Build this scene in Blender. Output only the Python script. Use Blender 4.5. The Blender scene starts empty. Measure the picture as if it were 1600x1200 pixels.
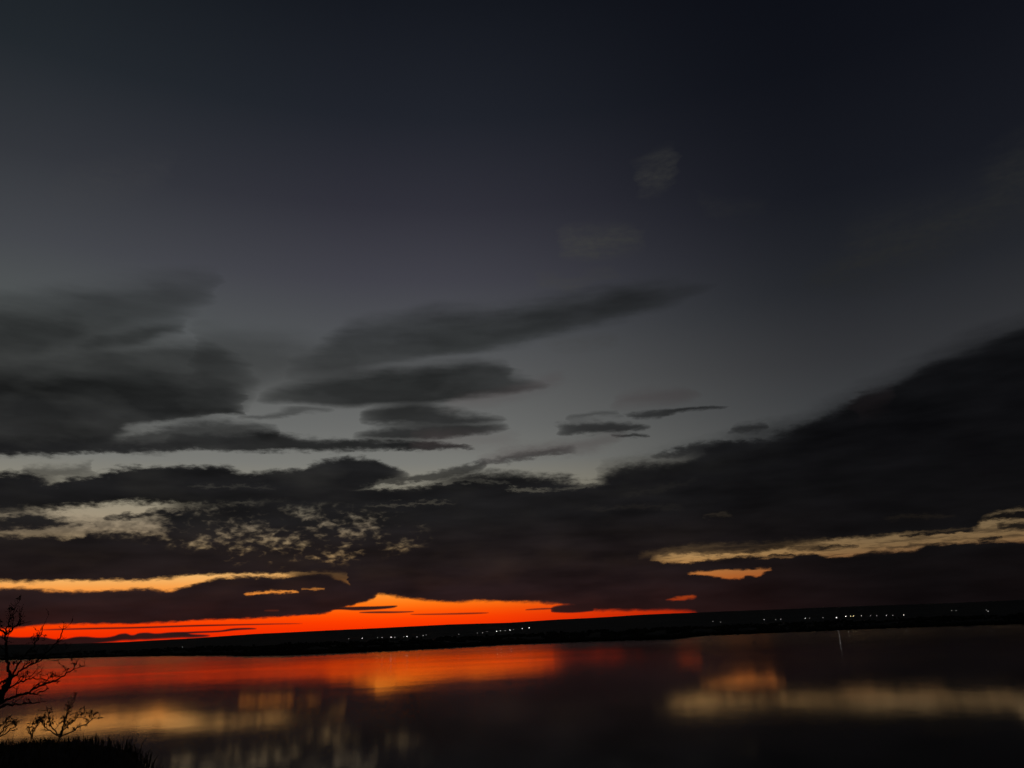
import bpy, bmesh, math, random
from mathutils import Vector, noise as mnoise

# ------------------------------------------------------------------ camera
sc = bpy.context.scene
COL = sc.collection
F = 1246.0                       # focal length in pixels of the 1600 px wide photograph
PITCH = math.radians(17.5)
ROLL = math.radians(2.35)
EYE = Vector((0.0, 0.0, 15.0))   # eye height above the lake
fwd = Vector((0, math.cos(PITCH), math.sin(PITCH)))
up0 = Vector((0, -math.sin(PITCH), math.cos(PITCH)))
ri0 = Vector((1, 0, 0))
rgt = ri0 * math.cos(ROLL) - up0 * math.sin(ROLL)
upv = ri0 * math.sin(ROLL) + up0 * math.cos(ROLL)

cam_d = bpy.data.cameras.new('camera')
cam_d.sensor_width = 36.0
cam_d.lens = 36.0 * F / 1600.0
cam_d.clip_start = 0.1
cam_d.clip_end = 200000
cam = bpy.data.objects.new('camera', cam_d)
COL.objects.link(cam)
M3 = __import__('mathutils').Matrix((rgt, upv, -fwd)).transposed()
cam.matrix_world = __import__('mathutils').Matrix.Translation(EYE) @ M3.to_4x4()
sc.camera = cam


def ray(x, y):
    """direction of a photograph pixel (1600 x 1200)"""
    return (fwd * F + rgt * (x - 800.0) + upv * (600.0 - y)).normalized()


def azel(x, y):
    d = ray(x, y)
    return math.degrees(math.atan2(d.x, d.y)), math.degrees(math.asin(d.z))


def px_at(az, el):
    """pixel of a direction given in degrees"""
    a, e = math.radians(az), math.radians(el)
    d = Vector((math.sin(a) * math.cos(e), math.cos(a) * math.cos(e), math.sin(e)))
    k = F / d.dot(fwd)
    return 800 + d.dot(rgt) * k, 600 - d.dot(upv) * k


def lin(h):
    h = h.lstrip('#')
    o = []
    for i in (0, 2, 4):
        c = int(h[i:i + 2], 16) / 255.0
        o.append(c / 12.92 if c <= 0.04045 else ((c + 0.055) / 1.055) ** 2.4)
    return tuple(o)


# ------------------------------------------------------------------ exposure
sc.view_settings.view_transform = 'Standard'
sc.view_settings.look = 'None'
sc.view_settings.exposure = 0.0
sc.view_settings.gamma = 1.0

sc.cycles.use_adaptive_sampling = True
sc.cycles.adaptive_threshold = 0.02
sc.cycles.adaptive_min_samples = 8
sc.cycles.use_denoising = True

# ------------------------------------------------------------------ world: dusk sky with cloud layers
world = bpy.data.worlds.new('World')
sc.world = world
world.use_nodes = True
wt = world.node_tree
wt.nodes.clear()
SUN_AZ = azel(690, 960)[0]


class NT:
    """tiny helper to write node maths"""
    def __init__(self, tree):
        self.t = tree

    def link(self, sock, v):
        if isinstance(v, (int, float)):
            sock.default_value = v
        elif isinstance(v, (tuple, list)):
            sock.default_value = tuple(v) if len(v) == len(sock.default_value) else tuple(v) + (1.0,)
        else:
            self.t.links.new(v, sock)

    def m(self, op, a, b=None, c=None, clamp=False):
        n = self.t.nodes.new('ShaderNodeMath')
        n.operation = op
        n.use_clamp = clamp
        for i, v in enumerate((a, b, c)):
            if v is not None:
                self.link(n.inputs[i], v)
        return n.outputs[0]

    def rng(self, v, f0, f1, t0=0.0, t1=1.0, smooth=False):
        n = self.t.nodes.new('ShaderNodeMapRange')
        n.interpolation_type = 'SMOOTHSTEP' if smooth else 'LINEAR'
        n.clamp = not smooth        # smoothstep stays inside its range by itself
        for i, x in enumerate((v, f0, f1, t0, t1)):
            self.link(n.inputs[i], x)
        return n.outputs[0]

    def curve(self, t, pts):
        n = self.t.nodes.new('ShaderNodeFloatCurve')
        c = n.mapping.curves[0]
        pts = sorted(pts)
        c.points[0].location = pts[0]
        c.points[1].location = pts[-1]
        for p in pts[1:-1]:
            c.points.new(p[0], p[1])
        n.mapping.extend = 'HORIZONTAL'
        n.mapping.update()
        self.link(n.inputs[1], t)
        return n.outputs[0]

    def curve3(self, t, chans):
        """three curves at once; vector sockets throughout, so that no conversion nodes pile up on the shader stack"""
        k = self.t.nodes.new('ShaderNodeCombineXYZ')
        for i in range(3):
            self.link(k.inputs[i], t)
        n = self.t.nodes.new('ShaderNodeVectorCurve')
        n.mapping.clip_min_x = -1
        for c, pts in zip(n.mapping.curves, chans):
            pts = sorted(pts)
            c.points[0].location = pts[0]
            c.points[1].location = pts[-1]
            for p in pts[1:-1]:
                c.points.new(p[0], p[1])
        n.mapping.extend = 'HORIZONTAL'
        n.mapping.update()
        self.link(n.inputs[1], k.outputs[0])
        return n.outputs[0]

    def madd(self, a, b, c):
        n = self.t.nodes.new('ShaderNodeVectorMath')
        n.operation = 'MULTIPLY_ADD'
        for i, v in enumerate((a, b, c)):
            self.link(n.inputs[i], v)
        return n.outputs[0]

    def smooth3(self, v):
        n = self.t.nodes.new('ShaderNodeMapRange')
        n.data_type = 'FLOAT_VECTOR'
        n.clamp = False
        n.interpolation_type = 'SMOOTHSTEP'
        self.link(n.inputs['Vector'], v)
        return n.outputs['Vector']

    def dist1(self, v):
        n = self.t.nodes.new('ShaderNodeVectorMath')
        n.operation = 'DISTANCE'
        self.link(n.inputs[0], v)
        n.inputs[1].default_value = (1.0, 1.0, 1.0)
        return n.outputs['Value']

    def sep3(self, v):
        n = self.t.nodes.new('ShaderNodeSeparateXYZ')
        self.link(n.inputs[0], v)
        return n.outputs[0], n.outputs[1], n.outputs[2]

    def ramp(self, t, stops, interp='LINEAR'):
        n = self.t.nodes.new('ShaderNodeValToRGB')
        r = n.color_ramp
        r.interpolation = interp
        while len(r.elements) > 1:
            r.elements.remove(r.elements[-1])
        for i, (p, c) in enumerate(sorted(stops, key=lambda s: s[0])):
            e = r.elements[0] if i == 0 else r.elements.new(p)
            e.position = p
            e.color = tuple(c) + (1.0,)
        self.link(n.inputs[0], t)
        return n.outputs[0]

    def mix(self, f, a, b, mode='MIX'):
        n = self.t.nodes.new('ShaderNodeMix')
        n.data_type = 'RGBA'
        n.blend_type = mode
        self.link(n.inputs[0], f)
        self.link(n.inputs[6], a)
        self.link(n.inputs[7], b)
        return n.outputs[2]

    def vec(self, op, a, b=None, scale=None):
        n = self.t.nodes.new('ShaderNodeVectorMath')
        n.operation = op
        self.link(n.inputs[0], a)
        if b is not None:
            self.link(n.inputs[1], b)
        if scale is not None:
            self.link(n.inputs['Scale'], scale)
        return n.outputs[0]

    def noise(self, v, scale, detail=4.0, rough=0.5, dist=0.0):
        n = self.t.nodes.new('ShaderNodeTexNoise')
        self.link(n.inputs['Vector'], v)
        n.inputs['Scale'].default_value = scale
        n.inputs['Detail'].default_value = detail
        n.inputs['Roughness'].default_value = rough
        n.inputs['Distortion'].default_value = dist
        return n.outputs[0]


W = NT(wt)
tc = wt.nodes.new('ShaderNodeTexCoord')
DIR = tc.outputs['Generated']
sep = wt.nodes.new('ShaderNodeSeparateXYZ')
wt.links.new(DIR, sep.inputs[0])
AZ0 = W.m('MULTIPLY', W.m('ARCTAN2', sep.outputs[0], sep.outputs[1]), 57.29578)
EL0 = W.m('MULTIPLY', W.m('ARCSINE', sep.outputs[2]), 57.29578)
# stretched noise: clouds drawn out along the wind, nearly level
flat = W.vec('MULTIPLY', DIR, (1.0, 1.0, 5.0))
flat2 = W.vec('MULTIPLY', DIR, (1.0, 1.0, 2.6))
n_big = W.noise(flat, 7.0, 3.0, 0.5)
n_mid = W.noise(flat, 13.0, 3.0, 0.45)
n_fin = W.noise(flat2, 85.0, 4.0, 0.6)
n_az = W.noise(W.vec('ADD', flat, (3.1, 7.7, 1.3)), 16.0, 3.0, 0.5)
n_str = W.noise(W.vec('MULTIPLY', DIR, (1.0, 1.0, 8.0)), 34.0, 4.0, 0.6)
TORN = W.rng(n_str, 0.34, 0.52, 0.62, 1.0)
elp = W.m('MAXIMUM', EL0, 0.0)
amp_m = W.rng(elp, 0.0, 18.0, 0.05, 1.25)
# fine tearing of the edges: strongest in the broken middle heights, almost none in the smooth high sheets
amp_f = W.m('MULTIPLY', W.rng(elp, 0.0, 9.0, 0.10, 1.0), W.rng(elp, 10.0, 16.0, 1.0, 0.22))
w1 = W.m('MULTIPLY', W.m('SUBTRACT', n_mid, 0.5), amp_m)
EL = W.m('ADD', EL0, W.m('MULTIPLY_ADD', W.m('SUBTRACT', n_fin, 0.5), amp_f, w1))
AZ = W.m('MULTIPLY_ADD', W.m('SUBTRACT', n_az, 0.5), W.rng(elp, 0.0, 20.0, 0.8, 2.6), AZ0)
def comb(v):
    n = wt.nodes.new('ShaderNodeCombineXYZ')
    for i in range(3):
        wt.links.new(v, n.inputs[i])
    return n.outputs[0]
def pair(u, v):
    # both coordinates leave one node, so that the shader compiler meets each cloud's nodes in one go
    n = wt.nodes.new('ShaderNodeCombineXYZ')
    wt.links.new(u, n.inputs[0])
    wt.links.new(v, n.inputs[1])
    wt.links.new(TORN, n.inputs[2])
    a, b, c = W.sep3(n.outputs[0])
    return a, comb(b), c
AZ, EL3, TORN_W = pair(AZ, EL)
AZU, EL03, _ = pair(AZ0, EL0)

# --- clear sky: afterglow by height, dimmer away from where the sun went down
EMAX = 60.0
clear_stops = [(-5, 'b81c00'), (0.0, 'e02c00'), (0.9, 'f83400'), (1.4, 'ff4000'), (1.9, 'ff5805'), (2.5, 'ff7c16'), (3.2, 'ff9a38'),
               (3.9, 'f8a650'), (4.6, 'f0b66c'), (5.4, 'e2b67c'), (6.4, 'c0a47a'), (7.5, 'a49278'), (9.5, '928c7a'), (12.0, '797974'),
               (14.5, '6a6b69'), (17.5, '5c5d5d'), (21.0, '4e5053'), (25.0, '404048'), (30.0, '2f2f38'),
               (36.0, '1f222a'), (43.0, '14171e'), (60.0, '0c0e14')]
tel = W.rng(EL0, -5.0, EMAX, 0.0, 1.0)
clear = W.ramp(tel, [((e + 5) / (EMAX + 5), lin(c)) for e, c in clear_stops])
# cooler, darker ramp for the side away from the glow
away_stops = [(-5, '14080a'), (0.0, '401214'), (1.0, '5c1a10'), (2.5, '8a4420'), (4.5, '7a6040'), (5.5, '766246'), (6.6, '6c5e48'), (9.0, '605c52'), (12.0, '3f4143'),
              (17.0, '313235'), (22.0, '222429'), (28.0, '16181f'), (36.0, '0e1017'), (45.0, '090b12'), (60.0, '06080d')]
away = W.ramp(tel, [((e + 5) / (EMAX + 5), lin(c)) for e, c in away_stops])
dsun = W.m('ABSOLUTE', W.m('SUBTRACT', AZ0, SUN_AZ - 14.0))
clear = W.mix(W.rng(dsun, 12.0, 45.0, 0.0, 1.0, True), clear, away)
# the strip along the horizon is yellowest over the sun and reddens to both sides
redden = W.m('MULTIPLY', W.rng(W.m('ABSOLUTE', W.m('SUBTRACT', AZ0, SUN_AZ)), 4.0, 19.0), W.rng(EL0, 4.2, 2.6))
clear = W.mix(1.0, clear, W.ramp(redden, [(0.0, (1.0, 1.0, 1.0)), (1.0, (0.94, 0.70, 0.62))]), 'MULTIPLY')
# the western side of the high sky is greyer and a little lighter
clear = W.mix(1.0, clear, W.ramp(W.m('MULTIPLY', W.rng(AZ0, -12.0, -42.0), W.rng(EL0, 14.0, 30.0)), [(0.0, (1.0, 1.0, 1.0)), (1.0, (1.22, 1.36, 1.14))]), 'MULTIPLY')
# physical twilight sky under it, weak
nish = wt.nodes.new('ShaderNodeTexSky')
nish.sky_type = 'NISHITA'
nish.sun_disc = False
nish.sun_elevation = math.radians(-3.0)
nish.sun_rotation = math.radians(SUN_AZ)
clear = W.mix(0.01, clear, nish.outputs[0], 'ADD')

# --- cloud colour: unlit undersides, brown-red near the glow, grey higher up
cl_stops = [(-5, '1c0b0a'), (0.0, '291312'), (1.5, '271514'), (3.0, '231718'), (5.0, '1f1818'), (8.0, '181718'), (12.0, '1a1a1b'),
            (16.0, '1e1f1f'), (20.0, '252727'), (26.0, '2c2e30'), (40.0, '20242a'), (60.0, '101318')]
cl_col = W.ramp(tel, [((e + 5) / (EMAX + 5), lin(c)) for e, c in cl_stops])
cl_away = W.ramp(tel, [((e + 5) / (EMAX + 5), lin(c)) for e, c in
                       [(-5, '080606'), (0, '0f0a0b'), (5, '0e0d0e'), (12, '0c0c0e'), (20, '101113'), (40, '0a0c10'), (60, '06070a')]])
cl_col = W.mix(W.rng(dsun, 17.0, 47.0, 0.0, 1.0, True), cl_col, cl_away)
tex = W.m('ADD', W.m('MULTIPLY', n_mid, 0.9), W.m('MULTIPLY', n_big, 0.8))
cl_col = W.mix(1.0, cl_col, W.ramp(W.rng(tex, 0.45, 1.25), [(0.0, (0.5,) * 3), (1.0, (1.65,) * 3)]), 'MULTIPLY')

PXD = 57.29578 / F    # degrees of one photograph pixel


def layer(pts, st=4.0, sb=4.0, op=1.0, fade=(0.06, 0.06), warp=True):
    """density of a cloud given as (x, top y, bottom y) photograph pixels, turned into azimuth and elevation.
    st, sb: softness of the upper and lower edge in pixels; fade: share of the length over which the ends thin out"""
    P = [(azel(x, t), azel(x, b)) for x, t, b in pts]
    a0 = min(p[0][0] for p in P)
    a1 = max(p[0][0] for p in P)
    lo = min(p[1][1] for p in P) - 0.01
    hi = max(p[0][1] for p in P) + 0.01
    u, v3 = (AZ, EL3) if warp else (AZU, EL03)
    t = W.m('MULTIPLY_ADD', u, 1.0 / (a1 - a0), -a0 / (a1 - a0))     # the curves hold their end values outside 0..1
    nrm = lambda e: (e - lo) / (hi - lo)
    f0, f1 = fade
    pf = ([(0.0, 0.0), (f0, 1.0)] if f0 > 0 else [(0.0, 1.0)]) + ([(1.0 - f1, 1.0), (1.0, 0.0)] if f1 > 0 else [(1.0, 1.0)])
    cv = W.curve3(t, [[((p[0][0] - a0) / (a1 - a0), nrm(p[0][1])) for p in P],
                      [(min(1, max(0, (p[1][0] - a0) / (a1 - a0))), nrm(p[1][1])) for p in P], pf])
    kt, kb, R_ = 0.5 / (st * PXD), 0.5 / (sb * PXD), hi - lo
    q = W.madd(cv, (R_ * kt, -R_ * kb, 1.0), (lo * kt + 0.5, -lo * kb + 0.5, 0.0))
    q = W.madd(v3, (-kt, kb, 0.0), q)
    q = W.smooth3(q)
    a = W.m('MAXIMUM', W.m('SUBTRACT', 1.0, W.dist1(q)), 0.0)       # 1 well inside, rounded off towards edges and ends
    return a, op


TRANS = None      # share of the clear sky that shows through all clouds


def cloud(*a, **k):
    global TRANS
    c, op = layer(*a, **k)
    f = W.m('MULTIPLY_ADD', c, -op, 1.0)
    TRANS = f if TRANS is None else W.m('MULTIPLY', TRANS, f)


def gap(*a, torn=False, **k):
    global TRANS
    c, op = layer(*a, **k)
    if torn:
        c = W.m('MULTIPLY', c, TORN_W)
    TRANS = W.m('MULTIPLY_ADD', W.m('MULTIPLY', c, op), W.m('SUBTRACT', 1.0, TRANS), TRANS)


# upper left: soft veils, then the darker cores in them
cloud([(-300, 478, 600), (0, 470, 580), (100, 462, 560), (200, 450, 520), (280, 436, 490), (350, 428, 450)], 30, 30, 0.50, (0, 0.35))
cloud([(-300, 490, 560), (0, 496, 548), (60, 500, 545), (110, 505, 535), (150, 510, 525)], 16, 14, 0.55, (0, 0.4))
cloud([(110, 536, 545), (170, 524, 540), (220, 514, 534), (260, 508, 524), (300, 508, 518)], 9, 9, 0.55, (0.4, 0.4))
cloud([(-300, 575, 640), (0, 562, 645), (75, 557, 645), (115, 548, 648), (160, 542, 648), (230, 540, 650), (290, 540, 650), (330, 546, 650), (365, 562, 646), (405, 584, 634)], 16, 14, 0.62, (0, 0.4))
cloud([(-300, 600, 706), (0, 590, 706), (100, 588, 704), (160, 586, 690), (220, 588, 662), (270, 590, 652), (320, 594, 650), (355, 606, 644), (385, 616, 638)], 18, 9, 0.80, (0, 0.3))
cloud([(180, 640, 655), (250, 636, 653), (320, 638, 652), (366, 641, 649), (385, 643, 647)], 5, 4, 0.6, (0.3, 0.1))
cloud([(300, 520, 640), (360, 520, 620), (430, 530, 600), (500, 545, 585), (560, 555, 575)], 30, 30, 0.34, (0.3, 0.35))
cloud([(-200, 690, 707), (0, 686, 707), (120, 688, 706), (220, 690, 704), (300, 694, 703)], 9, 5, 0.75, (0, 0.3))
cloud([(140, 684, 700), (200, 676, 704), (250, 666, 704), (290, 661, 702), (340, 662, 692), (400, 666, 690), (440, 672, 684)], 8, 9, 0.62, (0.3, 0.3))
cloud([(250, 682, 702), (300, 676, 703), (360, 678, 704), (410, 676, 704), (450, 682, 703), (500, 687, 705), (550, 689, 705), (600, 688, 702), (650, 690, 700), (745, 699, 702)], 6, 5, 0.80, (0.2, 0.25))
cloud([(370, 652, 656), (420, 646, 653), (470, 641, 647), (520, 640, 643)], 4, 4, 0.35, (0.3, 0.3))
# slanting streak in the middle
cloud([(440, 575, 590), (490, 552, 588), (530, 524, 582), (560, 510, 577), (625, 494, 563), (700, 484, 552), (780, 482, 538), (860, 474, 520), (940, 458, 500), (1010, 446, 482), (1080, 442, 462), (1140, 440, 450)],
      22, 14, 0.52, (0.35, 0.45))
cloud([(600, 540, 562), (660, 516, 556), (720, 502, 546), (780, 494, 534), (840, 482, 521), (900, 468, 506), (950, 458, 494), (1000, 452, 483), (1050, 450, 466)], 18, 10, 0.42, (0.4, 0.45))
cloud([(395, 617, 625), (450, 606, 630), (500, 594, 632), (550, 585, 634), (600, 580, 632), (650, 576, 633), (700, 572, 628), (740, 568, 621), (775, 570, 616), (810, 590, 612), (870, 602, 606)], 16, 9, 0.78, (0.35, 0.4))
cloud([(555, 654, 662), (600, 639, 662), (650, 635, 660), (690, 640, 659), (730, 648, 659), (795, 655, 658)], 9, 6, 0.74, (0.35, 0.4))
cloud([(545, 680, 684), (600, 669, 685), (650, 661, 686), (690, 658, 685), (730, 661, 680), (800, 669, 673)], 9, 6, 0.74, (0.4, 0.4))
cloud([(600, 694, 700), (650, 690, 702), (700, 694, 702), (740, 698, 701)], 4, 4, 0.55, (0.3, 0.3))
# small ones right of the middle
cloud([(735, 724, 728), (770, 717, 724), (810, 710, 720), (850, 704, 714), (900, 697, 706)], 5, 4, 0.5, (0.25, 0.4))
cloud([(860, 674, 679), (900, 661, 676), (940, 659, 675), (975, 660, 673), (1015, 663, 667)], 6, 5, 0.68, (0.35, 0.3))
cloud([(950, 680, 683), (985, 678, 684), (1018, 679, 682)], 3.5, 3, 0.6, (0.35, 0.3))
cloud([(970, 647, 649), (1020, 640, 649), (1070, 638, 645), (1145, 637, 639)], 4, 3.5, 0.65, (0.35, 0.4))
cloud([(890, 652, 657), (930, 645, 652), (970, 641, 646)], 5, 5, 0.3, (0.3, 0.3))
cloud([(1015, 710, 712), (1060, 701, 711), (1100, 692, 706), (1150, 686, 702)], 5, 6, 0.6, (0.3, 0.2))
cloud([(1135, 668, 673), (1160, 661, 674), (1185, 660, 673), (1205, 661, 671)], 6, 5, 0.5, (0.3, 0.3))
cloud([(1100, 706, 712), (1140, 692, 708), (1175, 686, 700), (1200, 684, 694)], 5, 5, 0.7, (0.3, 0.3))
# row above the bright left opening
cloud([(-300, 745, 800), (0, 741, 798), (25, 741, 797), (60, 750, 796), (90, 757, 794), (105, 751, 793), (150, 741, 789), (200, 731, 786), (250, 729, 789),
       (300, 730, 793), (350, 732, 791), (380, 742, 786), (425, 737, 785), (475, 730, 782), (500, 722, 780), (550, 716, 768), (585, 719, 757),
       (610, 728, 749), (640, 738, 747)], 6, 7, 0.97, (0, 0.1))
gap([(290, 758, 762), (340, 756, 761), (400, 758, 761), (440, 760, 762)], 3, 3, 0.22, (0.3, 0.3))
cloud([(30, 735, 760), (60, 728, 756), (95, 730, 750), (150, 722, 738)], 8, 8, 0.4, (0.2, 0.3))
cloud([(590, 752, 757), (640, 744, 756), (700, 733, 748), (760, 722, 733)], 5, 4, 0.6, (0.15, 0.2))
# small clouds in the left opening
cloud([(-120, 816, 828), (0, 811, 827), (25, 806, 826), (50, 802, 825), (80, 804, 823), (112, 813, 817)], 5, 4, 0.93, (0, 0.15))
cloud([(160, 808, 812), (200, 804, 812), (240, 805, 808)], 4, 3, 0.8, (0.2, 0.2))
cloud([(100, 814, 820), (125, 815, 823), (155, 818, 824)], 3, 3, 0.55, (0.2, 0.2))
cloud([(-120, 836, 908), (0, 836, 908), (40, 838, 907), (80, 838, 907), (120, 842, 906), (140, 834, 906), (170, 832, 905), (225, 832, 905), (260, 842, 903),
       (280, 848, 901), (320, 862, 898), (380, 878, 896), (430, 885, 894), (520, 878, 890), (560, 850, 889)], 5, 3.5, 0.985, (0, 0))
# broken altocumulus field
cloud([(-160, 806, 842), (0, 804, 840), (80, 806, 840), (150, 812, 840), (225, 810, 842), (300, 800, 850)], 8, 8, 0.45, (0, 0.1))
cloud([(-100, 790, 806), (0, 792, 804), (60, 790, 800), (100, 788, 794)], 6, 5, 0.5, (0, 0.4))
cloud([(225, 800, 812), (250, 798, 826), (270, 796, 850), (300, 793, 868), (350, 789, 884), (400, 784, 893), (480, 772, 893), (550, 767, 895), (600, 766, 900)],
      6, 6, 0.97, (0.12, 0))
cellv = W.vec('MULTIPLY', DIR, (1.0, 1.0, 2.0))
cells = W.noise(cellv, 92.0, 2.6, 0.5, 0.25)
patch = W.noise(W.vec('ADD', cellv, (5.0, 2.0, 0.7)), 22.0, 2.0, 0.5)
hole = W.rng(W.m('MULTIPLY_ADD', patch, 0.95, cells), 0.88, 1.36, 0.0, 1.0, True)
field, fop = layer([(-160, 798, 834), (0, 797, 832), (120, 795, 834), (225, 794, 842), (270, 794, 856), (330, 792, 870), (400, 790, 884), (470, 788, 886), (540, 792, 880), (610, 800, 866), (680, 812, 850)], 12, 10, 0.66, (0, 0.3))
HOLE = W.m('MULTIPLY', W.m('MULTIPLY', hole, field), fop)
# the great dark bank, rising to the right
cloud([(470, 772, 784), (500, 768, 792), (520, 767, 812), (535, 767, 860), (545, 767, 905), (558, 767, 931), (575, 767, 928), (600, 767, 929), (650, 765, 936), (700, 751, 940),
       (750, 743, 938), (800, 741, 940), (825, 745, 940), (850, 745, 941), (890, 748, 945), (910, 757, 951), (940, 750, 953), (960, 739, 953), (1000, 730, 953),
       (1050, 726, 952), (1080, 714, 954), (1100, 706, 965), (1120, 700, 1010), (1160, 689, 1010), (1180, 694, 1010), (1215, 684, 1010), (1250, 671, 1010), (1300, 650, 1005),
       (1330, 638, 1005), (1350, 617, 1005), (1385, 611, 1005), (1410, 600, 1005), (1450, 576, 1005), (1500, 556, 1000), (1550, 540, 1000), (1600, 521, 1000), (1750, 470, 1000), (2100, 400, 1000)],
      11, 3.6, 0.995, (0.015, 0))
cloud([(930, 742, 800), (1000, 722, 800), (1080, 704, 800), (1160, 678, 780), (1250, 658, 760), (1330, 626, 740), (1400, 590, 720), (1500, 540, 700), (1600, 505, 680), (1800, 440, 640)], 24, 20, 0.5, (0.1, 0))
cloud([(860, 951, 956), (875, 946, 957), (900, 945, 957), (928, 948, 954)], 2, 1.5, 0.95, (0.15, 0.15), False)
# openings in it
TRANS = W.m('MULTIPLY_ADD', HOLE, W.m('SUBTRACT', 1.0, TRANS), TRANS)
gap([(1010, 875, 878), (1040, 867, 878), (1080, 864, 879), (1100, 863, 876), (1140, 861, 873), (1160, 860, 872), (1208, 857, 870), (1240, 850, 870), (1262, 847, 865), (1290, 844, 870),
     (1332, 841, 870), (1360, 838, 866), (1400, 834, 863), (1436, 832, 860), (1450, 832, 853), (1500, 827, 849), (1520, 825, 847), (1535, 812, 847), (1555, 801, 846), (1600, 794, 846), (1800, 780, 838)],
    5, 3, 1.0, (0.2, 0.0), torn=True)
cloud([(1040, 857, 866), (1100, 855, 864), (1170, 853, 862), (1240, 848, 856), (1290, 842, 849)], 4, 4, 0.5, (0.3, 0.3))
cloud([(1330, 868, 874), (1370, 861, 868), (1400, 862, 865)], 3, 3, 0.7, (0.3, 0.3))
cloud([(1230, 858, 861), (1260, 855, 859), (1300, 853, 856)], 2, 2, 0.5, (0.3, 0.3))
gap([(990, 868, 874), (1040, 858, 868), (1100, 850, 862), (1160, 848, 858), (1230, 844, 852), (1290, 838, 846)], 6, 6, 0.30, (0.3, 0.3), torn=True)
cloud([(1095, 865, 868), (1140, 863, 866), (1190, 861, 864)], 2, 2, 0.45, (0.3, 0.3))
cloud([(1200, 867, 869), (1222, 864.5, 868), (1250, 865, 868)], 2, 2, 0.85, (0.3, 0.2))
cloud([(1275, 853, 856), (1310, 852, 856), (1345, 851, 853)], 2, 2, 0.6, (0.3, 0.3))
cloud([(1385, 855, 858), (1425, 851, 856), (1470, 848, 852)], 2.5, 2.5, 0.5, (0.3, 0.3))
cloud([(1410, 838, 840), (1445, 833, 837), (1485, 829, 833), (1522, 824, 828)], 2, 2, 0.85, (0.3, 0.2))
cloud([(1530, 843, 846), (1550, 840, 844), (1568, 839, 841)], 2, 2, 0.8, (0.25, 0.25))
cloud([(1525, 813, 815), (1560, 804, 813), (1600, 800, 813), (1800, 790, 800)], 3, 3, 0.9, (0.2, 0))
cloud([(1555, 820, 823), (1580, 818, 827), (1610, 818, 827), (1700, 815, 818)], 3, 3, 0.8, (0.2, 0.2))
gap([(1070, 896, 898), (1104, 891, 900), (1132, 889, 904), (1156, 889.5, 904), (1165, 889, 900), (1182, 889, 901), (1192, 888, 896), (1210, 887, 889)], 2.6, 2.2, 0.97, (0.2, 0.15))
gap([(1040, 936.5, 938), (1060, 932.5, 937), (1082, 929.5, 935), (1092, 930, 933)], 2, 1.8, 0.75, (0.45, 0.25))
gap([(1095, 803, 808), (1118, 801, 808), (1150, 803, 808)], 4, 4, 0.22, (0.35, 0.4))
gap([(560, 786, 790), (630, 785, 790), (690, 782, 787), (720, 782, 785)], 3, 3, 0.30, (0.4, 0.4))
gap([(790, 764, 768), (830, 762, 767), (865, 763, 766)], 3, 3, 0.45, (0.35, 0.4))
gap([(860, 760, 765), (905, 756, 762), (950, 748, 756)], 4, 4, 0.40, (0.4, 0.4))
gap([(960, 770, 778), (1040, 757, 766), (1090, 742, 752)], 7, 7, 0.14, (0.4, 0.4))
gap([(900, 792, 798), (1000, 788, 796), (1080, 790, 794)], 5, 5, 0.12, (0.4, 0.4))
gap([(1380, 808, 812), (1440, 804, 809), (1500, 803, 807)], 4, 4, 0.18, (0.4, 0.4))
gap([(640, 756, 759), (740, 752, 757), (800, 756, 760)], 3, 3, 0.30, (0.3, 0.3))
cloud([(440, 893, 899), (480, 888, 904), (520, 886, 908), (560, 884, 915), (600, 880, 920), (660, 880, 920)], 7, 7, 0.75, (0.4, 0.3))
# band between the cream opening and the red strip
cloud([(-120, 920, 987), (0, 919, 982), (48, 918, 978.5), (64, 921, 976), (120, 924, 974), (180, 922, 974), (212, 920, 973.5), (272, 923, 971), (292, 918, 969.5), (340, 905, 968),
       (380, 901, 967), (430, 901, 963), (475, 899, 960), (505, 899, 958), (525, 903, 952), (542, 910, 948), (562, 920, 941), (590, 925, 934)], 3.6, 2.4, 0.992, (0, 0.03))
gap([(378, 928, 930), (400, 924.5, 929), (430, 923, 927), (468, 922.5, 925.5)], 1.8, 1.6, 0.85, (0.15, 0.1))
gap([(472, 919, 921), (490, 918, 921), (508, 917.5, 921)], 1.8, 1.6, 0.6, (0.2, 0.2))
gap([(412, 953.5, 955), (425, 952.5, 955.5), (437, 953, 955)], 1.5, 1.5, 0.2, (0.2, 0.2), False)
cloud([(500, 952, 954), (525, 949.5, 952.5), (560, 948, 953.5), (585, 947.5, 952.5), (622, 946, 947.5)], 1.0, 1.2, 0.92, (0.1, 0.15), False)
cloud([(560, 956.5, 957.5), (590, 955.3, 958), (620, 955.3, 957.6), (648, 955, 956)], 1, 1, 0.75, (0.2, 0.2), False)
cloud([(640, 959.5, 960.5), (690, 958.5, 960.5), (740, 957.2, 959.4), (765, 957, 958)], 1, 1, 0.6, (0.2, 0.2), False)
cloud([(820, 952.5, 953.5), (840, 950.5, 952.8), (865, 949.8, 951.6)], 1, 1, 0.6, (0.2, 0.2), False)
cloud([(60, 983.5, 985), (140, 981.2, 983.2), (220, 979.5, 981.5), (300, 976.8, 978.9), (370, 975.5, 977), (430, 974.4, 975.5), (475, 974, 975)], 1.1, 1.1, 0.85, (0.25, 0.3), False)
cloud([(-60, 993, 1010), (0, 993.5, 1010), (35, 996, 1010), (60, 995, 1010), (95, 999, 1010), (125, 995, 1008), (160, 996.4, 1004), (178, 994, 1002), (195, 990, 1000),
       (207, 992.5, 1000), (217, 989.5, 999), (228, 988.8, 999), (245, 990, 998), (265, 988.4, 997), (285, 988, 996), (300, 991, 996), (330, 992, 994)], 1.4, 2.0, 0.96, (0, 0.1), False)
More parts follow.
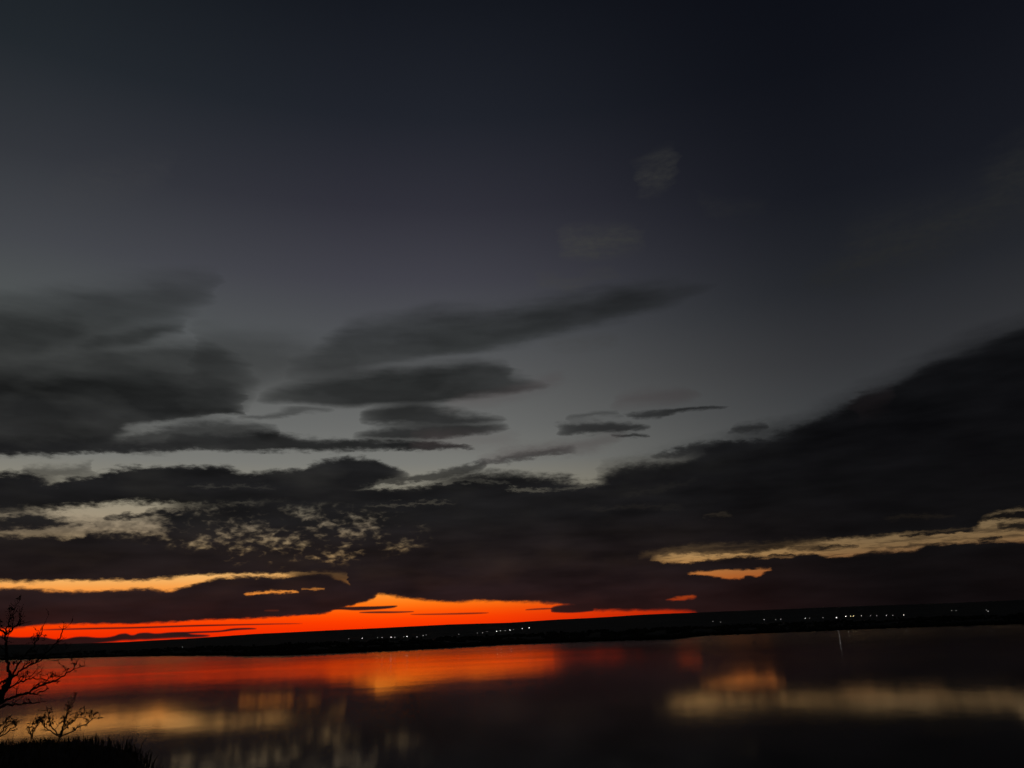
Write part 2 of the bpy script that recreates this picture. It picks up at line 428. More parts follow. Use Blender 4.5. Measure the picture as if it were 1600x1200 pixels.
cloud([(255, 990, 992), (300, 987, 989.5), (340, 985.5, 987.7), (372, 981.5, 984.5), (402, 981.8, 983)], 1.1, 1.1, 0.9, (0.15, 0.15), False)

# beyond the frame the same broken stratocumulus goes on
gen = W.rng(W.m('ADD', W.noise(flat, 4.5, 6.0, 0.55), W.rng(elp, 0.0, 40.0, 0.16, -0.22)), 0.47, 0.60, 0.0, 0.95, True)
side = W.rng(W.m('ABSOLUTE', AZ0), 36.0, 50.0, 0.0, 1.0, True)
# the sheets are not equally thick everywhere
n_thin = W.noise(W.vec('ADD', flat2, (1.7, 0.4, 2.9)), 13.0, 3.0, 0.5)
thin = W.m('MULTIPLY', W.rng(n_thin, 0.45, 0.80), W.m('MULTIPLY', W.rng(elp, 9.0, 19.0, 0.01, 0.22), W.rng(AZ0, 6.0, 22.0, 1.0, 0.3)))
ALPHA = W.m('MULTIPLY', W.m('SUBTRACT', 1.0, W.m('POWER', W.m('MAXIMUM', TRANS, 0.0), 1.8)), W.m('SUBTRACT', 1.0, thin))
ALPHA = W.m('ADD', W.m('MULTIPLY', ALPHA, W.m('SUBTRACT', 1.0, side)), W.m('MULTIPLY', gen, side))

# thin high wisps that still catch a little light (paler than the blue behind them)
WISP = None
for pts, st, op in [
    ([(985, 270, 290), (1010, 255, 298), (1035, 238, 292), (1060, 232, 262)], 16, 0.8),
    ([(868, 368, 388), (900, 357, 396), (940, 350, 398), (985, 358, 388), (1010, 362, 378)], 18, 0.85),
    ([(830, 432, 448), (860, 428, 450), (900, 430, 455), (930, 420, 436), (975, 416, 430)], 8, 0.45),
    ([(1240, 440, 450), (1300, 410, 448), (1360, 350, 446), (1430, 340, 420), (1500, 320, 380), (1600, 230, 330), (1800, 150, 260)], 40, 0.85),
    ([(850, 535, 545), (900, 528, 548), (975, 522, 536)], 12, 0.35),
    ([(80, 280, 310), (180, 255, 305), (280, 245, 275)], 30, 0.15),
    ([(1080, 290, 305), (1130, 320, 335), (1200, 310, 330)], 16, 0.3),
]:
    a = layer(pts, st, st, op, (0.4, 0.4))[0]
    a = W.m('MULTIPLY', a, W.rng(n_fin, 0.28, 0.68, 0.35, 1.1))
    a = W.m('MULTIPLY', a, W.rng(n_az, 0.30, 0.62, 0.45 * op, op))
    WISP = a if WISP is None else W.m('MAXIMUM', WISP, a)
wisp_col = W.ramp(W.rng(dsun, 0.0, 40.0), [(0.0, lin('4c4c4c')), (0.5, lin('444442')), (1.0, lin('262728'))])
PINK = None
for pts, st, op in [
    ([(690, 630, 640), (760, 615, 632), (830, 598, 615), (890, 578, 596)], 13, 0.34),
    ([(950, 622, 636), (1000, 612, 632), (1060, 608, 626), (1090, 610, 620)], 11, 0.40),
    ([(740, 712, 726), (800, 700, 718), (860, 692, 712), (930, 682, 702), (980, 672, 686)], 10, 0.42),
    ([(1330, 640, 656), (1350, 612, 652), (1375, 608, 640), (1400, 606, 622)], 16, 0.16),
    ([(640, 670, 700), (740, 676, 700), (820, 684, 700)], 14, 0.25),
]:
    a = W.m('MULTIPLY', layer(pts, st, st, op, (0.4, 0.4))[0], op)
    PINK = a if PINK is None else W.m('MAXIMUM', PINK, a)
pink_col = W.ramp(W.rng(dsun, 0.0, 40.0), [(0.0, lin('6a5a58')), (0.5, lin('4c4343')), (1.0, lin('2c2425'))])

colr = W.mix(WISP, clear, wisp_col)
colr = W.mix(ALPHA, colr, cl_col)
colr = W.mix(PINK, colr, pink_col)
bg = wt.nodes.new('ShaderNodeBackground')
wt.links.new(colr, bg.inputs[0])
bg.inputs[1].default_value = 1.0
wo = wt.nodes.new('ShaderNodeOutputWorld')
wt.links.new(bg.outputs[0], wo.inputs[0])
world.cycles.sampling_method = 'MANUAL'
world.cycles.sample_map_resolution = 512

# ------------------------------------------------------------------ materials
def mat(name, build):
    m = bpy.data.materials.new(name)
    m.use_nodes = True
    t = m.node_tree
    p = t.nodes['Principled BSDF']
    build(NT(t), p)
    return m


def obj_coord(N):
    n = N.t.nodes.new('ShaderNodeTexCoord')
    return n.outputs['Object']


def solid(c0, c1, scale, rough=0.9, bump=0.0):
    def b(N, p):
        v = obj_coord(N)
        n = N.noise(v, scale, 5, 0.6)
        N.link(p.inputs['Base Color'], N.ramp(n, [(0.3, c0), (0.7, c1)]))
        p.inputs['Roughness'].default_value = rough
        p.inputs['Specular IOR Level'].default_value = 0.15
        if bump:
            bn = N.t.nodes.new('ShaderNodeBump')
            bn.inputs['Strength'].default_value = bump
            N.link(bn.inputs['Height'], n)
            N.link(p.inputs['Normal'], bn.outputs[0])
    return b


def water_mat(N, p):
    g = N.t.nodes.new('ShaderNodeNewGeometry')
    pos = g.outputs['Position']
    lanes = N.noise(N.vec('MULTIPLY', pos, (0.35, 1.0, 1.0)), 0.008, 5, 0.55, 0.4)      # calm lanes and ruffled patches
    p.inputs['Base Color'].default_value = (0.006, 0.008, 0.009, 1)
    p.inputs['IOR'].default_value = 1.333
    sp = N.t.nodes.new('ShaderNodeSeparateXYZ')
    N.link(sp.inputs[0], pos)
    breeze = N.rng(sp.outputs[1], 250.0, 1000.0, 0.0, 1.0)              # sheltered under the bank, ruffled further out
    N.link(p.inputs['Roughness'], N.m('ADD', N.rng(lanes, 0.35, 0.65, 0.030, 0.062), N.m('MULTIPLY', breeze, 0.08)))
    swell = N.noise(N.vec('MULTIPLY', pos, (1.0, 0.6, 1.0)), 0.05, 3, 0.5)
    rip = N.noise(N.vec('MULTIPLY', pos, (0.35, 1.3, 1.0)), 0.55, 4, 0.6)
    h = N.m('ADD', N.m('MULTIPLY', swell, 0.05), N.m('MULTIPLY', rip, 0.010))
    bn = N.t.nodes.new('ShaderNodeBump')
    bn.inputs['Strength'].default_value = 0.6
    bn.inputs['Distance'].default_value = 1.0
    N.link(bn.inputs['Height'], h)
    N.link(p.inputs['Normal'], bn.outputs[0])


M_WATER = mat('lake_water', water_mat)
M_PLATEAU = mat('dry_plateau', solid((0.05, 0.056, 0.045), (0.085, 0.085, 0.065), 0.004))
M_LOWLAND = mat('dark_lowland', solid((0.02, 0.024, 0.016), (0.045, 0.045, 0.03), 0.01))
M_WOOD_FAR = mat('far_wood', solid((0.02, 0.026, 0.014), (0.04, 0.045, 0.025), 0.05))
M_BANK = mat('bank_soil', solid((0.035, 0.03, 0.02), (0.07, 0.06, 0.04), 1.5, 0.95, 0.4))
M_GRASS = mat('dry_grass', solid((0.045, 0.045, 0.022), (0.09, 0.08, 0.045), 2.0))
M_BARK = mat('dark_bark', solid((0.03, 0.024, 0.018), (0.06, 0.05, 0.038), 14.0, 0.9, 0.5))
M_LEAF = mat('withered_leaf', solid((0.035, 0.03, 0.015), (0.07, 0.05, 0.025), 20.0))
M_POLE = mat('galvanised_pole', solid((0.22, 0.22, 0.22), (0.32, 0.32, 0.32), 3.0, 0.5))


def glow(name, colour, strength):
    def b(N, p):
        p.inputs['Base Color'].default_value = (0.8, 0.8, 0.8, 1)
        p.inputs['Emission Color'].default_value = tuple(colour) + (1,)
        p.inputs['Emission Strength'].default_value = strength
    return mat(name, b)


# ------------------------------------------------------------------ mesh helpers
def mesh_obj(name, verts, faces, material, parent=None, smooth=False):
    me = bpy.data.meshes.new(name)
    me.from_pydata(verts, [], faces)
    if smooth:
        me.polygons.foreach_set('use_smooth', [True] * len(me.polygons))
    me.materials.append(material)
    me.update()
    o = bpy.data.objects.new(name, me)
    COL.objects.link(o)
    o.parent = parent
    return o


def tag(o, label, cat, group=None):
    o['label'] = label
    o['category'] = cat
    if group:
        o['group'] = group
    return o


def struct(o):
    o['kind'] = 'structure'
    return o


def empty(name, loc):
    o = bpy.data.objects.new(name, None)
    o.location = loc
    o.empty_display_size = 0.2
    COL.objects.link(o)
    return o


def smooth01(a, b, x):
    t = max(0.0, min(1.0, (x - a) / (b - a)))
    return t * t * (3 - 2 * t)


def interp(tab, x):
    if x <= tab[0][0]:
        return tab[0][1]
    for (x0, y0), (x1, y1) in zip(tab, tab[1:]):
        if x <= x1:
            return y0 + (y1 - y0) * (x - x0) / (x1 - x0)
    return tab[-1][1]


# ------------------------------------------------------------------ lake
R = 60000.0
water = struct(mesh_obj('water', [(-R, -2000, 0), (R, -2000, 0), (R, R, 0), (-R, R, 0)], [(0, 1, 2, 3)], M_WATER))

# ------------------------------------------------------------------ far shore: terrain in polar rings round the lake
# waterline of the far shore (photograph x, y): its distance follows from the eye height above the lake
WL = [(-600, 1046), (-200, 1036), (0, 1031), (100, 1028.5), (200, 1026), (300, 1024.5), (360, 1024.3), (380, 1025.0), (450, 1023.8), (520, 1020.5), (600, 1017), (700, 1012), (800, 1006.5),
      (900, 1003), (1000, 1000), (1060, 998), (1100, 993), (1200, 989), (1300, 985), (1400, 981), (1500, 978), (1600, 975), (2000, 960), (2600, 938)]
TOPL = [(-600, 1030), (-200, 1014), (0, 1007.5), (100, 1006.5), (200, 1003.5), (300, 998), (400, 991), (500, 986.5), (600, 982), (700, 977), (800, 973.5), (900, 967.5), (1000, 962), (1100, 957.5),
        (1200, 953.5), (1300, 950), (1400, 946.5), (1500, 943), (1600, 938), (2000, 920), (2600, 893)]


def to_polar(tab, fallback=None):
    out = []
    for x, y in tab:
        out.append(azel(x, y))
    return out


shore_tab = [(a, EYE.z / math.tan(math.radians(max(0.2, -e)))) for a, e in to_polar(WL)]
ridge_tab = [(a, e) for a, e in to_polar(TOPL)]
RIDGE_D = 6500.0


def shore_d(az):
    return interp(shore_tab, az) * (1 + 0.02 * mnoise.noise(Vector((az * 1.3, 3.0, 0))) + 0.008 * mnoise.noise(Vector((az * 6.0, 9.0, 0))))


def far_height(az, d):
    """height of the far land: low dark shore flats, a rise with the villages, then the plateau"""
    s = shore_d(az)
    ridge = EYE.z + RIDGE_D * math.tan(math.radians(interp(ridge_tab, az)))
    ridge += 3.0 * mnoise.noise(Vector((az * 0.25, 0.5, 0)))
    k = d - s
    flats = 0.4 + 9.0 * smooth01(0, 500, k) + 3.0 * mnoise.noise(Vector((az * 0.5, d * 0.003, 2))) * smooth01(60, 500, k)
    rise = smooth01(s + 300, RIDGE_D, d)
    h = flats * (1 - rise) + ridge * rise
    if d > RIDGE_D:
        h = ridge - (d - RIDGE_D) * 0.004
    return h if k >= 0 else -1.0


def pol(az, d, z):
    a = math.radians(az)
    return (math.sin(a) * d, math.cos(a) * d, z)


NA, A0, A1 = 520, -62.0, 62.0
LOW = 900.0      # depth of the dark wooded lowland behind the waterline


def ring_sheet(name, frac_fn, rows, material):
    vs, fs = [], []
    for i in range(NA + 1):
        az = A0 + (A1 - A0) * i / NA
        for d in frac_fn(az):
            vs.append(pol(az, d, far_height(az, d)))
    for i in range(NA):
        for j in range(rows - 1):
            a = i * rows + j
            fs.append((a, a + rows, a + rows + 1, a + 1))
    return struct(mesh_obj(name, vs, fs, material, None, True))


def low_d(az):
    s = shore_d(az)
    return [s - 1] + [s + LOW * (j / 16.0) ** 1.5 for j in range(17)]


def high_d(az):
    s = shore_d(az) + LOW
    return [s + (RIDGE_D - s) * j / 20.0 for j in range(21)] + [7200, 8500]


ring_sheet('shore_lowland', low_d, 18, M_LOWLAND)
ring_sheet('plateau', high_d, 23, M_PLATEAU)

# ------------------------------------------------------------------ lamps of the far villages
POWER = {0: 0.22, 1: 0.5, 2: 1.1, 3: 2.4, 4: 0.75, 'y': 1.8}      # brighter and weaker lamps
ROWS = [
    ('left_shore', [(27, 1017.5, 2), (38, 1022, 1), (285, 1011, 1)]),
    ('row_a', [(545, 998, 0), (566, 997, 2), (590, 996, 0), (597, 996, 1), (611, 995.5, 3), (617, 995.8, 1), (631, 995, 0), (636, 994.5, 3), (651.5, 995, 1), (661, 993, 1), (666, 992, 0)]),
    ('row_b', [(717, 991, 0), (746, 989, 0), (754, 988.5, 1), (761, 987, 0), (776, 986.5, 3), (782, 985.5, 2), (789.5, 985.5, 1), (797, 984.5, 3), (803, 984, 0), (816, 982, 2), (827, 981, 3)]),
    ('row_c', [(1114, 971, 0), (1126, 972, 0), (1194, 968, 1), (1212, 968, 0), (1220, 967.5, 1), (1258, 966, 2), (1265, 966, 0), (1286, 965, 0), (1307, 965, 4), (1321.5, 963, 3),
               (1329, 962.6, 'y'), (1333.5, 962.6, 'y')]),
    ('row_d', [(1346, 962, 1), (1360, 962, 0), (1370, 962, 0), (1385, 961.5, 1), (1395, 961.5, 0), (1412, 961, 2), (1487, 954, 0), (1494, 954, 0), (1541, 953, 0), (1544, 955, 1)]),
]
ORD = ['first', 'second', 'third', 'fourth', 'fifth', 'sixth', 'seventh', 'eighth', 'ninth', 'tenth', 'eleventh', 'twelfth']
WORDS = {0: 'very faint', 1: 'faint', 2: 'clear', 3: 'bright'}
SPECIAL = {(27): 'clear white lamp seen past the bare tree on the far left shore', (38): 'faint white lamp just below the clear one by the bare tree',
           (285): 'lone faint lamp on the far shore under the red cloud humps',
           (1307): 'brightest white floodlight of the whole far shore, right of the glow', (1321.5): 'bright white lamp just right of the brightest floodlight',
           (1329): 'yellow lamp, left one of the close yellow pair', (1333.5): 'yellow lamp, right one of the close yellow pair',
           (1541): 'very faint lamp just above the rightmost far lamp', (1544): 'faint lamp, rightmost and last on the dark right shore',
           (1487): 'very faint lamp, left one of the isolated pair near the right edge', (1494): 'very faint lamp, right one of the isolated pair near the right edge'}
ROWTXT = {'row_a': 'in the level row under the glow\'s middle', 'row_b': 'in the climbing row under the glow\'s right half',
          'row_c': 'from left on the shore right of the glow', 'row_d': 'in the row right of the yellow pair'}


def tube_geo(vs, fs, pts, rad, n=6):
    """append a tapered tube through pts"""
    b = len(vs)
    prev = None
    for i, p in enumerate(pts):
        p = Vector(p)
        d = (Vector(pts[min(i + 1, len(pts) - 1)]) - Vector(pts[max(i - 1, 0)])).normalized()
        if prev is None:
            a = d.orthogonal().normalized()
        else:
            a = (prev - d * prev.dot(d))
            a = a.normalized() if a.length > 1e-6 else d.orthogonal().normalized()
        prev = a
        c = d.cross(a)
        for q in range(n):
            t = 2 * math.pi * q / n
            vs.append(tuple(p + (a * math.cos(t) + c * math.sin(t)) * rad[i]))
    for i in range(len(pts) - 1):
        for q in range(n):
            x = b + i * n + q
            y = b + i * n + (q + 1) % n
            fs.append((x, y, y + n, x + n))
    fs.append(tuple(b + q for q in range(n))[::-1])
    fs.append(tuple(b + (len(pts) - 1) * n + q for q in range(n)))


def box_geo(vs, fs, c, s):
    b = len(vs)
    for dz in (-1, 1):
        for dx, dy in ((-1, -1), (1, -1), (1, 1), (-1, 1)):
            vs.append((c[0] + dx * s[0] / 2, c[1] + dy * s[1] / 2, c[2] + dz * s[2] / 2))
    for f in ((3, 2, 1, 0), (4, 5, 6, 7), (0, 1, 5, 4), (1, 2, 6, 5), (2, 3, 7, 6), (3, 0, 4, 7)):
        fs.append(tuple(b + i for i in f))


def lamp_parts():
    """a tall mast with a short arm, a round floodlight housing and its lens facing the lake"""
    H = 10.0
    v1, f1 = [], []
    tube_geo(v1, f1, [(0, 0, -0.5), (0, 0, 0.6), (0, 0, 0.61), (0, 0, H - 0.8)], [0.28, 0.28, 0.16, 0.09], 8)
    v2, f2 = [], []
    tube_geo(v2, f2, [(0, 0, H - 0.8), (0, -0.2, H - 0.35), (0, -0.7, H - 0.05)], [0.09, 0.08, 0.07], 6)
    v3, f3 = [], []
    tube_geo(v3, f3, [(0, -0.5, H), (0, -0.75, H), (0, -1.15, H - 0.04)], [0.25, 0.62, 0.72], 14)
    v4, f4 = [], []
    prof = [(0.66, -1.16), (0.60, -1.34), (0.40, -1.48), (0.12, -1.54)]
    tube_geo(v4, f4, [(0, y, H - 0.05) for r, y in prof], [r for r, y in prof], 14)
    out = []
    for nm, v, f in (('pole', v1, f1), ('arm', v2, f2), ('lamp_housing', v3, f3), ('lens', v4, f4)):
        me = bpy.data.meshes.new(nm)
        me.from_pydata(v, [], f)
        me.materials.append(M_POLE)
        me.update()
        out.append((nm, me))
    return out, H


PARTS, LAMP_H = lamp_parts()


def ground_hit(x, y, hgt):
    """distance at which the lamp head at this pixel stands the lamp's height above the far ground"""
    az, el = azel(x, y)
    s = shore_d(az)
    d = s + 150
    while d < RIDGE_D:
        zl = EYE.z + d * math.tan(math.radians(el))
        if zl <= far_height(az, d) + hgt:
            return az, d
        d += 5
    return az, s + 700


LAMP_DIRS = []
for row, items in ROWS:
    for i, (x, y, b) in enumerate(items):
        big = 1.9 if b == 4 else 1.0                # one tall floodlight mast among common lamps
        az, d = ground_hit(x, y, LAMP_H * big)
        LAMP_DIRS.append((az, azel(x, y)[1], d))
        g = far_height(az, d)
        e = empty('street_lamp', pol(az, d, g))
        e.rotation_euler = (0, 0, -math.radians(az))
        e.scale = (big, big, big)
        if x in SPECIAL:
            lab = SPECIAL[x]
        else:
            lab = '%s white lamp, %s %s' % (WORDS[b], ORD[i], ROWTXT[row])
        tag(e, lab, 'street lamp', 'lamps of the far shore villages')
        for nm, me in PARTS:
            o = bpy.data.objects.new(nm, me)
            COL.objects.link(o)
            o.parent = e
            if nm == 'lens':
                o.material_slots[0].link = 'OBJECT'
                o.material_slots[0].material = glow('lamp_glass', (1.0, 0.86, 0.42) if b == 'y' else (1.0, 0.97, 0.92), POWER[b] * (d / 1500.0) ** 2)

# ------------------------------------------------------------------ far wood along the shore: one dark mass
rng = random.Random(4)
vs, fs = [], []
for i in range(7600):
    az = rng.uniform(-40, 40)
    k = rng.random()
    d = min(shore_d(az) + 25 + (LOW + 150) * k ** 0.8, 4500)
    if d < shore_d(az) + 10:
        continue
    dens = mnoise.noise(Vector((az * 0.7, k * 5.0, 7.0)))
    if i % 3 == 0:                      # close row right behind the waterline, added to block lamp reflections
        d = shore_d(az) + rng.uniform(12, 70)
        dens = 0.3
    if dens < -0.12:
        continue
    z = far_height(az, d) - 0.5
    r = rng.uniform(3.0, 7.5)
    if any(abs(az - la) < 0.25 and d < ld and (z + 11 - EYE.z) / d > math.tan(math.radians(le)) - 0.0006 for la, le, ld in LAMP_DIRS):
        continue      # the lamps shine over open ground
    h = rng.uniform(3.5, 9.0) * (0.7 + 0.6 * max(0, dens))
    c = pol(az, d, z)
    b = len(vs)
    n = 6
    for lv, (rr, hh) in enumerate(((0.55, 0.0), (1.0, 0.35), (0.75, 0.75))):
        for q in range(n):
            t = 2 * math.pi * q / n + lv * 0.4
            j = rng.uniform(0.75, 1.2)
            vs.append((c[0] + r * rr * j * math.cos(t), c[1] + r * rr * j * math.sin(t), c[2] + h * hh * rng.uniform(0.9, 1.1)))
    vs.append((c[0], c[1], c[2] + h))
    for lv in range(2):
        for q in range(n):
            p0 = b + lv * n + q
            p1 = b + lv * n + (q + 1) % n
            fs.append((p0, p1, p1 + n, p0 + n))
    for q in range(n):
        fs.append((b + 2 * n + q, b + 2 * n + (q + 1) % n, b + 3 * n))
wood = mesh_obj('far_wood', vs, fs, M_WOOD_FAR)
wood['kind'] = 'stuff'
tag(wood, 'black belt of trees and scrub along the far lake shore', 'wood')

# ------------------------------------------------------------------ near bank (bluff the camera stands on)
def bank_z(x, y):
    n = mnoise.noise(Vector((x * 0.25, y * 0.25, 1.0))) * 0.08 + mnoise.noise(Vector((x * 1.1, y * 1.1, 4.0))) * 0.09
    spur = smooth01(-3.3, -5.9, x) if x < -3.3 else 0.0
    brow = 3.0 + 9.0 * spur                       # the left spur reaches further out
    top = 13.1 + (0.66 * smooth01(-4.5, -6.4, x) if x < -4.5 else 0.0)
    s = y - brow
    z = top - (0.0 if s < 0 else 0.62 * s * smooth01(0, 4, s))
    return max(z, -2.5) + n


def grid(name, x0, x1, y0, y1, nx, ny, material):
    vs = [(x0 + (x1 - x0) * i / nx, y0 + (y1 - y0) * j / ny, 0) for j in range(ny + 1) for i in range(nx + 1)]
    vs = [(x, y, bank_z(x, y)) for x, y, z in vs]
    fs = [(j * (nx + 1) + i, j * (nx + 1) + i + 1, (j + 1) * (nx + 1) + i + 1, (j + 1) * (nx + 1) + i) for j in range(ny) for i in range(nx)]
    return struct(mesh_obj(name, vs, fs, material, None, True))


grid('ground', -60, 60, -40, 48, 240, 176, M_BANK)


def at_px(x, y, dist):
    return EYE + ray(x, y) * dist


# grass and dead weeds on the brow
rng = random.Random(11)
vs, fs = [], []
for i in range(26000):
    x = rng.uniform(-13.0, -2.5)
    y = rng.uniform(2.5, 14.5)
    z = bank_z(x, y)
    cl = mnoise.noise(Vector((x * 1.1, y * 1.1, 8.0)))
    h = rng.uniform(0.02, 0.12) * (1.0 + 1.6 * max(0.0, cl))
    if rng.random() < 0.02:
        h *= rng.uniform(1.8, 3.2)
    a = rng.uniform(0, 6.283)
    w = rng.uniform(0.004, 0.010)
    lx, ly = rng.gauss(0, 0.35) * h, rng.gauss(0, 0.35) * h
    dx, dy = math.cos(a) * w, math.sin(a) * w
    b = len(vs)
    vs += [(x - dx, y - dy, z - 0.02), (x + dx, y + dy, z - 0.02), (x + lx * 0.4 + dx * 0.7, y + ly * 0.4 + dy * 0.7, z + h * 0.6),
           (x + lx * 0.4 - dx * 0.7, y + ly * 0.4 - dy * 0.7, z + h * 0.6), (x + lx, y + ly, z + h)]
    fs += [(b, b + 1, b + 2, b + 3), (b + 3, b + 2, b + 4)]
gr = mesh_obj('grass', vs, fs, M_GRASS)
gr['kind'] = 'stuff'
tag(gr, 'dark rough grass covering the bank at the lower left', 'grass')

# ------------------------------------------------------------------ bare tree at the left edge and shrubs on the brow
def twiggy(rng, vs, fs, p, d, length, r, depth, leaf, side=0.75):
    """a crooked twig with side twigs, appended to one mesh"""
    n = 6
    pts, rad = [Vector(p)], [r]
    dd = Vector(d).normalized()
    for i in range(n):
        dd = (dd + Vector((rng.gauss(0, 0.17), rng.gauss(0, 0.17), rng.gauss(0.035, 0.14)))).normalized()
        pts.append(pts[-1] + dd * length / n)
        rad.append(max(0.0018, r * (1 - 0.72 * (i + 1) / n)))
    tube_geo(vs, fs, pts, rad, 5)
    if depth > 0:
        for i in range(1, n):
            if rng.random() < side:
                ax = Vector((rng.gauss(0, 1), rng.gauss(0, 1), rng.gauss(0.3, 0.8))).normalized()
                nd = (dd * 0.75 + ax * 0.8).normalized()
                twiggy(rng, vs, fs, pts[i], nd, length * rng.uniform(0.35, 0.62), rad[i] * 0.7, depth - 1, leaf, side * 0.9)
    elif leaf is not None and rng.random() < 0.09:
        for q in range(rng.randint(1, 3)):
            leaf.append((pts[-1 - rng.randint(0, 2)], rng.uniform(0.012, 0.024)))


def leaf_mesh(name, spots, parent, rng):
    vs, fs = [], []
    for p, s in spots:
        a = Vector((rng.gauss(0, 1), rng.gauss(0, 1), rng.gauss(-0.6, 0.7))).normalized()
        c = a.orthogonal().normalized()
        b = len(vs)
        m = p + a * s
        vs += [tuple(p), tuple(m + c * s * 0.45 + a.cross(c) * s * 0.12), tuple(p + a * 2.1 * s), tuple(m - c * s * 0.45 + a.cross(c) * s * 0.12)]
        fs += [(b, b + 1, b + 2), (b, b + 2, b + 3)]
    if vs:
        mesh_obj(name, vs, fs, M_LEAF, parent)['kind'] = 'stuff'


def limb(rng, parent, name, pxpts, dist0, dist1, w0, w1, twigs=6, tl=0.35, depth=1, leaves=True, bias=(0, 0, 0.5)):
    """a limb through photograph pixels at a distance going from dist0 to dist1; widths in pixels"""
    n = len(pxpts)
    pts = [at_px(x, y, dist0 + (dist1 - dist0) * i / (n - 1)) for i, (x, y) in enumerate(pxpts)]
    fine, rad = [], []
    for i in range(n - 1):
        for s in range(4):
            t = s / 4.0
            p0, p1, p2, p3 = pts[max(i - 1, 0)], pts[i], pts[i + 1], pts[min(i + 2, n - 1)]
            q = 0.5 * ((2 * p1) + (p2 - p0) * t + (2 * p0 - 5 * p1 + 4 * p2 - p3) * t * t + (3 * p1 - p0 - 3 * p2 + p3) * t ** 3)
            fine.append(q + Vector((rng.gauss(0, 1), rng.gauss(0, 1), rng.gauss(0, 1))) * 0.006)
    fine.append(pts[-1])
    for i in range(len(fine)):
        f = i / (len(fine) - 1)
        rad.append(0.5 * (w0 + (w1 - w0) * f) / F * dist0 * rng.uniform(0.92, 1.1))
    org = Vector(parent.location)
    vs, fs = [], []
    tube_geo(vs, fs, [p - org for p in fine], rad, 8)
    br = mesh_obj(name, vs, fs, M_BARK, parent, True)
    if twigs:
        tv, tf, lf = [], [], []
        for k in range(twigs):
            i = int(len(fine) * (0.25 + 0.75 * (k + rng.random()) / twigs))
            i = min(i, len(fine) - 1)
            d = (fine[i] - fine[max(i - 2, 0)]).normalized() if i else Vector((0, 0, 1))
            d = d * 0.8 + Vector((rng.gauss(0, 0.6), rng.gauss(0, 0.5), rng.gauss(0, 0.55))) + Vector(bias)
            twiggy(rng, tv, tf, fine[i] - org, d, tl * rng.uniform(0.5, 1.15), min(rad[i] * 0.6, 0.006), depth, lf)
        if tv:
            mesh_obj('twigs', tv, tf, M_BARK, br)['kind'] = 'stuff'
        if leaves and lf:
            leaf_mesh('leaves', lf, br, rng)
    return br


rng = random.Random(21)
TD = 11.5
base = at_px(-32, 1150, TD)
base.z = bank_z(base.x, base.y) - 0.1
tree = empty('bare_tree', base)
tag(tree, 'bare dark tree with crooked twigs at the left edge of the photo', 'tree')
limb(rng, tree, 'trunk', [(-34, 1175), (-22, 1130), (-8, 1104), (2, 1084), (11, 1070), (16, 1058)], TD, TD, 15, 5.4, 0)
limb(rng, tree, 'branch', [(16, 1060), (13, 1042), (10, 1022), (9, 1005), (9, 990), (12, 978), (16, 965)], TD, TD - 0.3, 4.2, 1.0, 10, 0.26, 2)
limb(rng, tree, 'branch', [(15, 1061), (25, 1054), (40, 1043), (55, 1035), (72, 1029), (90, 1026)], TD, TD - 0.4, 2.8, 0.9, 7, 0.18, 2)
limb(rng, tree, 'branch', [(18, 1058), (24, 1045), (31, 1034), (42, 1020), (54, 1006), (63, 992), (68, 977)], TD, TD - 0.2, 2.8, 0.9, 8, 0.18, 2)
limb(rng, tree, 'branch', [(55, 1035), (68, 1024), (82, 1011), (94, 996), (99, 982)], TD - 0.2, TD - 0.3, 2.4, 1.2, 5, 0.16, 1)
limb(rng, tree, 'branch', [(5, 1080), (20, 1072), (33, 1065), (48, 1060), (66, 1062), (79, 1064)], TD, TD + 0.4, 2.6, 0.9, 8, 0.16, 2)
limb(rng, tree, 'branch', [(-8, 1104), (4, 1096), (18, 1090), (33, 1086), (50, 1079), (65, 1070), (80, 1066), (95, 1058), (108, 1049), (115, 1044), (120, 1035)], TD, TD - 0.8, 3.4, 0.9, 10, 0.16, 2)
limb(rng, tree, 'branch', [(-6, 1106), (6, 1103), (20, 1101), (40, 1099), (62, 1098)], TD, TD + 0.5, 3.2, 1.0, 5, 0.14, 1)
limb(rng, tree, 'branch', [(33, 1086), (48, 1084), (62, 1082), (76, 1076)], TD - 0.3, TD - 0.4, 2.6, 1.2, 3, 0.14, 0)
limb(rng, tree, 'branch', [(12, 1060), (4, 1066), (-8, 1070), (-30, 1064)], TD, TD, 3.6, 1.4, 3, 0.3, 1)
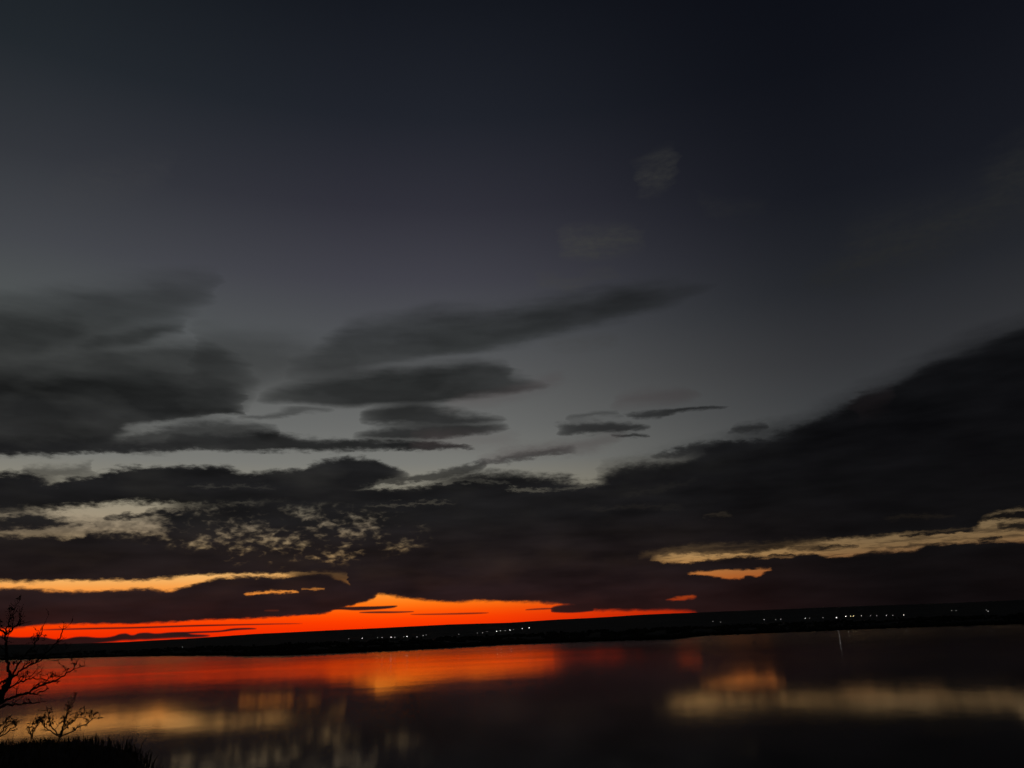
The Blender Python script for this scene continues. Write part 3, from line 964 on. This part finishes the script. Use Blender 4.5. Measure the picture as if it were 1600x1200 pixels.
limb(rng, tree, 'branch', [(9, 990), (2, 984), (-10, 974), (-24, 962)], TD - 0.2, TD - 0.2, 2.6, 1.2, 5, 0.25, 1)
limb(rng, tree, 'branch', [(9, 992), (17, 985), (25, 978), (33, 968)], TD - 0.2, TD - 0.5, 2.4, 1.2, 6, 0.2, 1)


def shrub(seed, x, y, dist, stems, label):
    rng = random.Random(seed)
    b = at_px(x, y, dist)
    b.z = min(b.z, bank_z(b.x, b.y)) - 0.03
    s = empty('bare_shrub', b)
    tag(s, label, 'shrub', 'bare shrubs on the brow of the bank')
    for path, w0, tw, tl in stems:
        limb(rng, s, 'stem', path, dist, dist + rng.uniform(-0.3, 0.3), w0 * 0.8, 0.9, tw, tl * 0.9, 2)
    return s


shrub(5, 96, 1150, 11.0, [
    ([(96, 1152), (97, 1140), (100, 1128), (105, 1114), (110, 1101)], 2.8, 10, 0.13),
    ([(96, 1150), (102, 1137), (113, 1129), (124, 1120), (133, 1112)], 2.2, 9, 0.11),
    ([(97, 1150), (112, 1143), (126, 1135), (140, 1128), (149, 1122)], 2.0, 9, 0.10),
    ([(95, 1150), (86, 1141), (80, 1131), (76, 1121), (74, 1110)], 2.0, 9, 0.10),
    ([(94, 1151), (80, 1143), (71, 1135), (66, 1127), (58, 1131)], 1.9, 9, 0.10),
], 'small bare shrub with dark withered leaves standing in front of the cream reflection')
shrub(6, 52, 1152, 11.0, [
    ([(50, 1153), (52, 1144), (56, 1137), (61, 1131)], 2.4, 5, 0.10),
    ([(50, 1153), (47, 1144), (45, 1135)], 2.0, 4, 0.08),
], 'low tuft of bare twigs just left of the small shrub')
shrub(7, -4, 1152, 11.0, [
    ([(-6, 1155), (2, 1144), (10, 1135), (20, 1130), (29, 1126)], 2.8, 5, 0.11),
    ([(-8, 1155), (-3, 1140), (4, 1131), (9, 1127)], 2.4, 4, 0.10),
    ([(-6, 1155), (8, 1146), (18, 1138), (25, 1134)], 2.2, 4, 0.10),
], 'bare twigs of a shrub cut off by the left edge below the tree')
